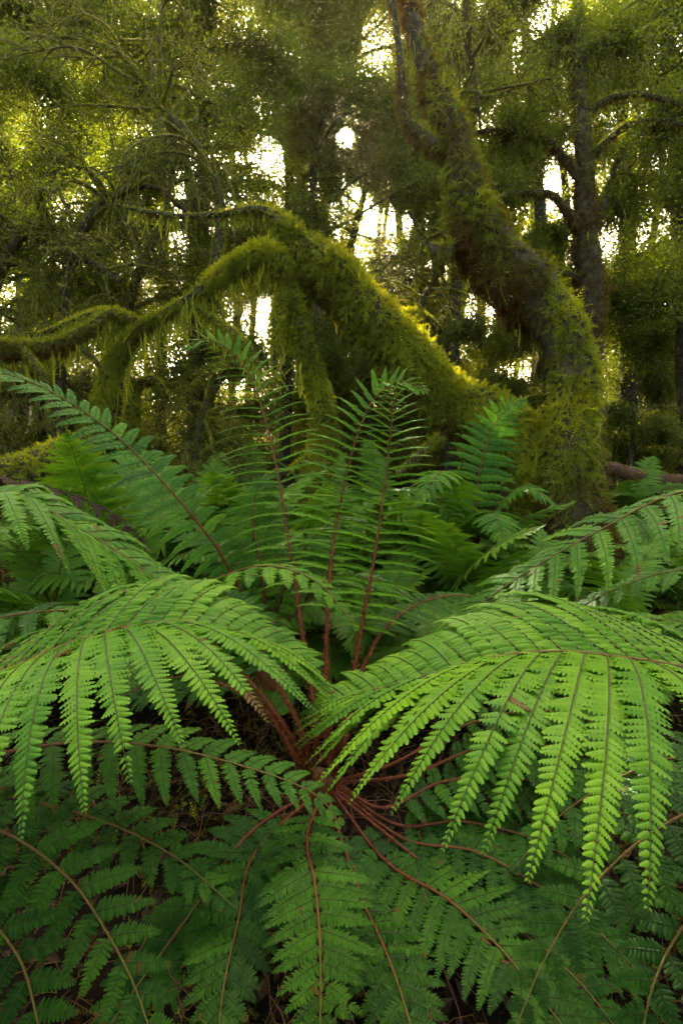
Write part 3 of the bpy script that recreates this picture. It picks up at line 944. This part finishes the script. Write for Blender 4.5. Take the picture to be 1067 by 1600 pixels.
# left branch and log
mossy_tree('mossy_tree', 'mossy branch reaching in level from the left edge above the dark fern frond',
           [('trunk', [(-260, 760, 3.3, 40), (-200, 620, 3.4, 36), (-110, 560, 3.5, 30), (0, 540, 3.7, 24), (80, 540, 3.8, 20), (130, 520, 3.9, 16), (170, 490, 4.0, 9)]),
            ('limb', [(30, 540, 3.7, 12), (60, 580, 3.6, 10), (75, 620, 3.6, 6)]),
            ('limb', [(100, 535, 3.85, 8), (140, 555, 3.9, 7), (170, 590, 3.9, 4)])],
           306, 10000, (.03, .075), slim=.45, beard=[(0, 700, (.05, .3))], tone=.5, hang=.8)
mossy_tree('fallen_log', 'low mossy log lying at the left edge above the withered brown frond',
           [('log', [(-160, 780, 2.7, 40), (-60, 762, 2.8, 36), (20, 742, 2.9, 30), (90, 712, 3.0, 22), (140, 690, 3.1, 12)])],
           307, 7000, (.025, .06), tone=.45, cat='log', hang=.6)
mossy_tree('fallen_log', 'red brown fallen log with patchy moss lying in shade at right',
           [('log', [(930, 725, 5.6, 8), (960, 732, 5.6, 11), (1010, 748, 5.7, 12), (1067, 752, 5.8, 14), (1150, 760, 6.0, 16)])],
           308, 1200, (.02, .05), tone=.3, cat='log', hang=.4, woodmat=barky('red_bark', [(.3, (.06, .025, .015)), (.7, (.14, .07, .05))]))
mossy_tree('mossy_stump', 'short mossy stump standing under the left part of the mossy arch',
           [('stump', [(205, 760, 4.8, 14), (205, 690, 4.8, 11), (208, 640, 4.8, 10), (210, 590, 4.8, 7)]),
            ('limb', [(210, 600, 4.8, 6), (240, 590, 4.8, 6), (262, 618, 4.8, 4)])],
           309, 3500, (.03, .07), tone=.5, cat='stump', hang=.6)

# ---- trees of the surrounding wood, each with its own crown
def grid_blobs(x0, x1, y0, y1, d0, d1, step, R, seed, keep=1.0):
    rg = np.random.default_rng(seed)
    out = []
    for x in np.arange(x0 + step / 2, x1, step):
        for y in np.arange(y0 + step / 2, y1, step):
            if rg.uniform() < keep:
                out.append((x + rg.uniform(-.3, .3) * step, y + rg.uniform(-.3, .3) * step, rg.uniform(d0, d1), R * rg.uniform(.8, 1.25)))
    return out


WOOD = 'leafy trees of the wood around the mossy trunks'
LT = [
    # label, trunk pts, blobs, seed, kw
    ('small leaved tree with a dark upright trunk, left of the sun',
     [(300, 860, 7.0, 24), (310, 500, 7.0, 20), (318, 300, 7.0, 18), (312, 150, 7.0, 16), (305, 0, 7.2, 13), (300, -200, 7.4, 9)],
     grid_blobs(170, 460, -70, 440, 6.3, 7.6, 95, .8, 1), 401, dict()),
    ('tree with a slanting trunk near the top left corner',
     [(20, 860, 7.6, 24), (40, 500, 7.6, 20), (70, 300, 7.6, 16), (105, 180, 7.6, 13), (120, 60, 7.6, 10), (115, -150, 7.8, 7)],
     grid_blobs(-60, 220, -70, 460, 6.8, 8.4, 95, .85, 2, .9), 402, dict()),
    ('bushy tree crowding the left edge above the level mossy branch',
     [(-180, 900, 5.6, 30), (-150, 600, 5.6, 26), (-100, 400, 5.6, 20), (-80, 200, 5.6, 16), (-60, -50, 5.6, 10)],
     grid_blobs(-110, 110, 60, 560, 4.9, 5.9, 115, .62, 3, .75), 403, dict(leaf=.034)),
    ('twiggy tree of drooping mossy shoots behind the mossy arch',
     [(190, 860, 6.0, 14), (185, 600, 6.0, 12), (215, 430, 6.0, 10), (260, 330, 6.0, 8), (255, 200, 6.0, 6), (230, 60, 6.0, 4)],
     grid_blobs(80, 400, 200, 520, 5.3, 6.3, 105, .62, 4, .8), 404, dict(leaf=.033, twigs=150, leaves=45, tone=.6)),
    ('dark dense tree filling the top right corner',
     [(1080, 900, 6.6, 34), (1075, 500, 6.6, 28), (1060, 250, 6.6, 22), (1040, 50, 6.6, 16), (1030, -200, 6.6, 10)],
     grid_blobs(960, 1180, -70, 420, 5.8, 7.2, 105, .85, 5, .95), 405, dict(tone=.3, leaves=95)),
    ('drooping tree whose fine foliage fills the right edge',
     [(985, 900, 8.2, 26), (982, 650, 8.2, 22), (985, 450, 8.2, 18), (975, 250, 8.2, 14), (960, 0, 8.2, 10)],
     grid_blobs(930, 1130, 380, 720, 7.0, 8.6, 90, .8, 6, 1), 406, dict(tone=.4, droop=.6)),
    ('leafy tree between the great bent trunk and the dark upright tree',
     [(862, 900, 8.0, 22), (858, 600, 8.0, 18), (848, 420, 8.0, 15), (838, 250, 8.0, 12), (820, 50, 8.0, 10), (800, -150, 8, 6)],
     grid_blobs(720, 960, -70, 290, 7.4, 8.8, 92, .8, 7, .9), 407, dict(tone=.5)),
    ('pale leaning tree seen in the gap left of the dark upright tree',
     [(800, 900, 9.5, 16), (840, 600, 9.5, 13), (868, 430, 9.5, 11), (885, 330, 9.5, 9), (870, 200, 9.5, 7)],
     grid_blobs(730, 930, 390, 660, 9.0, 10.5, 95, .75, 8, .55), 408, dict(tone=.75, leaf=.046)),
    ('slender tree with a straight trunk just left below the sun',
     [(440, 860, 9.0, 15), (448, 600, 9.0, 13), (452, 400, 9.0, 12), (450, 250, 9.0, 10), (440, 100, 9.0, 8), (430, -100, 9.0, 6)],
     grid_blobs(340, 560, -70, 560, 8.4, 9.8, 78, .8, 9, .97), 409, dict(tone=.6)),
    ('slender tree with a forked trunk right below the sun',
     [(560, 860, 11.0, 13), (555, 600, 11.0, 11), (545, 420, 11.0, 10), (570, 300, 11.0, 8), (600, 200, 11.0, 6), (620, 60, 11, 5)],
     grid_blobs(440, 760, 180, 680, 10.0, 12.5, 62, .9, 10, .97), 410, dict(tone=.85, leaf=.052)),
    ('airy tree above the sun with twigs hanging into the light',
     [(505, 900, 8.6, 14), (500, 600, 8.6, 12), (490, 300, 8.6, 10), (500, 100, 8.6, 9), (520, -60, 8.6, 7), (540, -250, 8.6, 5)],
     grid_blobs(430, 730, -70, 360, 7.8, 9.2, 72, .7, 11, .95), 411, dict(tone=.55, droop=.7)),
    ('tree behind the upper part of the great bent trunk',
     [(700, 900, 9.4, 18), (705, 600, 9.4, 16), (715, 400, 9.4, 13), (735, 250, 9.4, 10), (740, 80, 9.4, 8), (735, -100, 9.4, 5)],
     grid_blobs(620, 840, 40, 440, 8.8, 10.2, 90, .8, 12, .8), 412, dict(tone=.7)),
]
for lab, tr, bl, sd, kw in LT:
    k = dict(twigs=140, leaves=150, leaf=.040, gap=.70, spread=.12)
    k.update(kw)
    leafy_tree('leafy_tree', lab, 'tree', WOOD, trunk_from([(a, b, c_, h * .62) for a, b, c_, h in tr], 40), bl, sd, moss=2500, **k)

# ---- thin crooked trees at left, all mossy shoots
def tangle_tree(label, pts, n_limbs, reach, seed, lean=(0, 0, .2), tone=.6, leaves=9):
    rg = np.random.default_rng(seed)
    p, r = trunk_from(pts, 40)
    root = thing('twiggy_tree', label, 'tree', p[0], WOOD)
    org = p[0]
    V, f = tube(p, r, 8, .15, 6)
    MB().add(V, f, 0).build('trunk', [M_BARK], root, origin=org)
    ms, cr = MB(), MB()
    moss_geo(ms, p, r, 1800, (.02, .06), seed, tone - .1, hang=.8, tmpl=SPRIG_LO)
    for j in range(n_limbs):
        i = int(rg.uniform(.25, .98) * 39)
        d = rg.normal(0, 1, 3) * np.array([1, .6, .55]) + np.array(lean)
        d = d / np.linalg.norm(d)
        e = p[i] + d * reach * rg.uniform(.5, 1.2)
        lb = limb_curve(p[i], e, rg, 16, .16, .12)
        lb = lb - ZUP * (np.linspace(0, 1, 16) ** 2.5)[:, None] * reach * rg.uniform(.05, .4)
        rr = np.linspace(min(.02, r[i] * .7), .005, 16)
        V, f = tube(lb, rr, 6, .1, 8)
        MB().add(V, f, 0).build('limb', [M_TWIG], root, origin=org)
        moss_geo(ms, lb, rr, 420, (.015, .045), seed + j, tone, hang=.9, tmpl=SPRIG_LO)
        nt_ = 16
        a = lb[rg.integers(4, 16, nt_)]
        q = np.linspace(0, 1, 7)[None, :, None]
        dd = nrm(d + rg.normal(0, .75, (nt_, 3)))
        ln = rg.uniform(.15, .55, (nt_, 1, 1))
        P = a[:, None] + dd[:, None] * q * ln - ZUP * q ** 2 * ln * .45 + rg.normal(0, .010, (nt_, 7, 3)) * q
        V, f = tubes_many(P, (.0045 * (1 - q[..., 0]) + .0018) * np.ones((nt_, 1)), 4)
        cr.add(V, f, 1)
        for g in range(nt_):
            moss_geo(ms, P[g], np.full(7, .004), 34, (.010, .022), seed + 7 * g + j, tone + .05, hang=.9, tmpl=SPRIG_LO)
        K = leaves
        O = (P[:, rg.integers(1, 7, K)] + rg.normal(0, .035, (nt_, K, 3))).reshape(-1, 3)
        O = O[sun_gap(O, rg, .9)]
        n = len(O)
        nr = nrm(np.array([0, 0, .8]) + rg.normal(0, .5, (n, 3)))
        a_ = rg.uniform(0, 6.283, n)
        eu = np.stack([np.cos(a_), np.sin(a_), 0 * a_ - .2], 1)
        eu = nrm(eu - nr * np.sum(eu * nr, 1, keepdims=True))
        L = rg.uniform(.018, .036, n)
        V, f = stamp(*LEAF_T, O, eu, np.cross(nr, eu), nr, L, L * .85, L)
        cr.add(V, f, 0, np.repeat(rg.uniform(.35, .95, n), 4))
    cr.build('crown', [M_LEAF, M_TWIG], root, smooth=False, origin=org)
    ms.build('moss', [M_MOSS], root, smooth=False, origin=org)


tangle_tree('crooked twiggy tree with mossy shoots, rising from the middle of the leaning trunk tip',
            [(330, 470, 4.4, 9), (345, 330, 4.5, 8), (322, 250, 4.5, 6), (265, 180, 4.5, 5), (205, 110, 4.5, 3), (170, 40, 4.5, 2)], 30, 1.0, 501, (-.2, 0, .3))
tangle_tree('slim mossy tree whose shoots droop over the left part of the arch',
            [(90, 760, 4.9, 12), (95, 560, 4.9, 9), (110, 420, 4.9, 8), (150, 330, 4.9, 6), (230, 290, 4.9, 4), (290, 330, 4.9, 3)], 34, 1.0, 502, (.1, 0, 0))
tangle_tree('slim leaning tree with bare mossy shoots near the left edge',
            [(-60, 760, 4.6, 14), (-30, 520, 4.6, 10), (30, 380, 4.6, 8), (120, 400, 4.6, 6), (190, 440, 4.6, 4)], 32, .9, 503, (.2, 0, .1))
tangle_tree('thin sapling with mossy shoots under the arch, left of the curved trunk',
            [(300, 820, 5.0, 8), (310, 680, 5.0, 6), (340, 600, 5.0, 5), (390, 540, 5.0, 3)], 22, .6, 504, (0, 0, .3), .7)
tangle_tree('sapling with thin twigs in front of the glow right of the leaning trunk',
            [(640, 640, 5.6, 8), (650, 500, 5.6, 6), (680, 420, 5.6, 4), (640, 330, 5.6, 3)], 22, .7, 505, (0, 0, .2), .55)
tangle_tree('thin twigs hanging from the top edge between the sun and the great bent trunk',
            [(760, -120, 4.8, 8), (725, 20, 4.8, 5), (740, 110, 4.8, 4), (750, 200, 4.8, 2)], 18, .7, 506, (0, 0, -.4), .4)

# ---- shrubs below
SH = [
    ('yellow green shrub under the mossy arch', [(330, 820, 6.6, 6), (335, 700, 6.6, 4), (330, 600, 6.6, 3)], grid_blobs(210, 440, 520, 740, 6.0, 7.0, 80, .5, 21, .9), 421),
    ('glowing yellow shrub between the arch and the leaning trunk', [(590, 820, 8.0, 6), (580, 700, 8.0, 4), (570, 600, 8.0, 3)], grid_blobs(470, 690, 540, 740, 7.4, 8.6, 75, .55, 22, .9), 422),
    ('dim shrub in the shade behind the level mossy branch', [(60, 820, 5.6, 6), (60, 700, 5.6, 4), (70, 600, 5.6, 3)], grid_blobs(-60, 200, 560, 740, 5.0, 6.2, 80, .45, 23, .9), 423),
    ('dark shrub right of the foot of the great bent trunk', [(980, 830, 6.6, 6), (985, 730, 6.6, 4), (990, 640, 6.6, 3)], grid_blobs(930, 1120, 610, 760, 6.2, 7.4, 75, .45, 24, .9), 424),
    ('leafy shrub behind the crook of the two big trunks', [(790, 840, 7.4, 6), (780, 700, 7.4, 4), (770, 600, 7.4, 3)], grid_blobs(700, 850, 480, 640, 7.0, 8.0, 75, .5, 25, .8), 425),
]
for lab, tr, bl, sd in SH:
    leafy_tree('shrub', lab, 'shrub', None, trunk_from(tr, 16), bl, sd, moss=0, leafmat=M_SHRUB, limb_r=.012, twigs=90, leaves=70, leaf=.036, tone=.5, gap=.3, twr=.004)


# ---- the far wood that closes the view, plus unseen canopy added to block sky light
def far_wood_and_shade_canopy():
    rg = np.random.default_rng(77)
    mb = MB()
    for k in range(900):
        ahead = k < 470
        ang = rg.uniform(-.95, .95) if ahead else rg.uniform(.95, 2 * math.pi - .95)
        if ahead:
            d = rg.uniform(13, 26)
            el = rg.uniform(-4, 44) if k > 110 else rg.uniform(-5, 5)
            if abs(ang) < .6 and el > 21 and rg.uniform() < .62:
                continue
            x, y, h = math.sin(ang) * d, math.cos(ang) * d, 1.5 + math.tan(math.radians(el)) * d
        else:  # near clumps behind and overhead, out of view, added to hold back sky light
            d = rg.uniform(7, 13)
            el = math.degrees(math.asin(rg.uniform(0, .995)))
            ce = math.cos(math.radians(el))
            x, y, h = math.sin(ang) * d * ce, math.cos(ang) * d * ce, 1.5 + math.sin(math.radians(el)) * d
        if not ahead and y > .3 and el > 48:
            continue
        h = max(.3, h)
        c = np.array([x, y, h])
        if k % 7 == 0 and (ahead or math.hypot(x, y) > 5):
            z = np.linspace(-.2, 14, 16)
            p = np.stack([x + .25 * np.sin(z * .5 + k), y + 0 * z, z], 1)
            V, f = tube(p, np.linspace(.17, .05, 16), 6)
            mb.add(V, f, 1)
        R = d * .11
        lb = np.array([c + rg.normal(0, .3, 3) * R for _ in range(6)])
        crown_geo(mb, [lb], [(c, np.array([R, R, R * .8]))], 900 + k, twigs=40, leaves=70, leaf=.0062 * d, tone=.5, spread=.011 * d, twr=.0007 * d, gap=.6)
    tag(mb.build('far_wood_and_shade_canopy', [M_SHRUB, M_TWIG], smooth=False), 'far off wood glowing between the trunks, and added unseen canopy overhead and behind that shades the scene', 'woodland', kind='stuff')


far_wood_and_shade_canopy()


# ---- litter on the ground
def litter():
    rg = np.random.default_rng(31)
    n = 16000
    x = rg.normal(0, 1.6, n)
    y = rg.uniform(.5, 6, n)
    O = np.stack([x, y, ground_z(x, y) + rg.uniform(.005, .03, n)], 1)
    nr = nrm(np.array([0, 0, 1]) + rg.normal(0, .45, (n, 3)))
    a = rg.uniform(0, 6.283, n)
    eu = np.stack([np.cos(a), np.sin(a), 0 * a], 1)
    eu = nrm(eu - nr * np.sum(eu * nr, 1, keepdims=True))
    L = rg.uniform(.015, .07, n)
    mb = MB()
    V, f = stamp(*LEAF_T, O, eu, np.cross(nr, eu), nr, L, L * .7, L)
    mb.add(V, f, 0, np.repeat(rg.uniform(0, 1, n), 4))
    K = 900
    c = np.stack([rg.normal(.1, .7, K), rg.uniform(.7, 2.6, K)], 1)
    zz = ground_z(c[:, 0], c[:, 1]) + rg.uniform(.02, .22, K)
    d = nrm(rg.normal(0, 1, (K, 3)) * np.array([1, 1, .35]))
    q = np.linspace(-.5, .5, 5)[None, :, None]
    P = np.concatenate([c, zz[:, None]], 1)[:, None] + d[:, None] * q * rg.uniform(.06, .35, (K, 1, 1)) + rg.normal(0, .006, (K, 5, 3))
    V, f = tubes_many(P, np.full((K, 5), .0012) * rg.uniform(.6, 1.6, (K, 1)), 3)
    mb.add(V, f, 1)
    tag(mb.build('leaf_litter', [M_LITTER, M_RACHIS], smooth=False), 'dead leaves and broken stalks on the dark ground', 'litter', kind='stuff')


litter()

def ground_moss():
    rg = np.random.default_rng(32)
    n = 42000
    y = .35 + 7.0 * rg.uniform(0, 1, n) ** 1.4
    x = rg.normal(0, .55, n) * (y + .8)
    O = np.stack([x, y, ground_z(x, y)], 1)
    k = noise(O, 2.3) > rg.uniform(-.7, .5, n)
    O = O[k]
    n = len(O)
    eu = nrm(np.array([0, 0, .8]) + rg.normal(0, .6, (n, 3)))
    ew = nrm(np.cross(eu, rg.normal(0, 1, (n, 3))))
    L = rg.uniform(.02, .07, n)
    V, f = stamp(*SPRIG, O, eu, np.cross(ew, eu), ew, L, L, L)
    mb = MB()
    mb.add(V, f, 0, np.repeat(np.clip(rg.normal(.3, .2, n), 0, 1), len(SPRIG[0])))
    tag(mb.build('ground_moss', [M_MOSS], smooth=False), 'small mosses and seedlings on the dark ground', 'moss', kind='stuff')


ground_moss()

# ------------------------------------------------------------------ sky, sun, air
elev = math.asin(SUN[2])
azim = math.atan2(SUN[0], SUN[1])
w = bpy.data.worlds.new('World')
scene.world = w
w.use_nodes = True
nt = w.node_tree
bg = nt.nodes['Background']
sky = nt.nodes.new('ShaderNodeTexSky')
sky.sky_type = 'NISHITA'
sky.sun_disc = True   # the sun itself is in the picture; its light comes from the lamp
sky.sun_size = math.radians(2.2)
sky.sun_intensity = 0.004
sky.sun_elevation = elev
sky.sun_rotation = azim
sky.dust_density = 4.0
sky.ozone_density = 0.0
sky.air_density = 0.55
wb = nt.nodes.new('ShaderNodeMix')          # white balance set for daylight under trees
wb.data_type = 'RGBA'
wb.blend_type = 'MULTIPLY'
wb.inputs['Factor'].default_value = 1
wb.inputs['B'].default_value = (1.0, .93, .70, 1)
nt.links.new(sky.outputs[0], wb.inputs['A'])
nt.links.new(wb.outputs['Result'], bg.inputs['Color'])
bg.inputs['Strength'].default_value = 0.15

ld = bpy.data.lights.new('sun_lamp', 'SUN')
ld.energy = 4.5
ld.angle = math.radians(0.6)
ld.color = (1.0, .90, .70)
lo = bpy.data.objects.new('sun_lamp', ld)
COL.objects.link(lo)
from mathutils import Vector
lo.rotation_euler = Vector(SUN).to_track_quat('Z', 'Y').to_euler()
lo.location = SUN * 30


USE_HAZE = True
if USE_HAZE:
    m, nt, out = new_mat('haze_air')
    v = nt.nodes.new('ShaderNodeVolumePrincipled')
    v.inputs['Color'].default_value = (1.0, .88, .56, 1)
    v.inputs['Density'].default_value = 0.0010
    v.inputs['Anisotropy'].default_value = 0.85
    nt.links.new(v.outputs[0], out.inputs['Volume'])
    x, y0, y1, z0, z1 = 47, -44, 50, -2.0, 24.0
    V = [[sx * x, y, z] for z in (z0, z1) for y in (y0, y1) for sx in (-1, 1)]
    q = [[0, 2, 3, 1], [4, 5, 7, 6], [0, 1, 5, 4], [2, 6, 7, 3], [0, 4, 6, 2], [1, 3, 7, 5]]
    tag(MB().add(V, [q]).build('haze', [m], smooth=False), kind='stuff')

# ------------------------------------------------------------------ camera, look
cd = bpy.data.cameras.new('camera')
cam = bpy.data.objects.new('camera', cd)
COL.objects.link(cam)
cam.location = CAM
cam.rotation_euler = (math.pi / 2 - PITCH, 0, 0)
cd.sensor_fit = 'VERTICAL'
cd.sensor_height = 36
cd.lens = F / 1600 * 36
cd.clip_start = 0.02
cd.clip_end = 2000
scene.camera = cam
vs = scene.view_settings
vs.view_transform = 'Standard'
vs.look = 'None'
vs.exposure = 4.2
vs.gamma = 1
c = scene.cycles
c.use_denoising = True
c.max_bounces = 8
c.diffuse_bounces = 4
c.transmission_bounces = 6
c.volume_bounces = 0
c.sample_clamp_indirect = 0.25
c.caustics_reflective = False
c.caustics_refractive = False
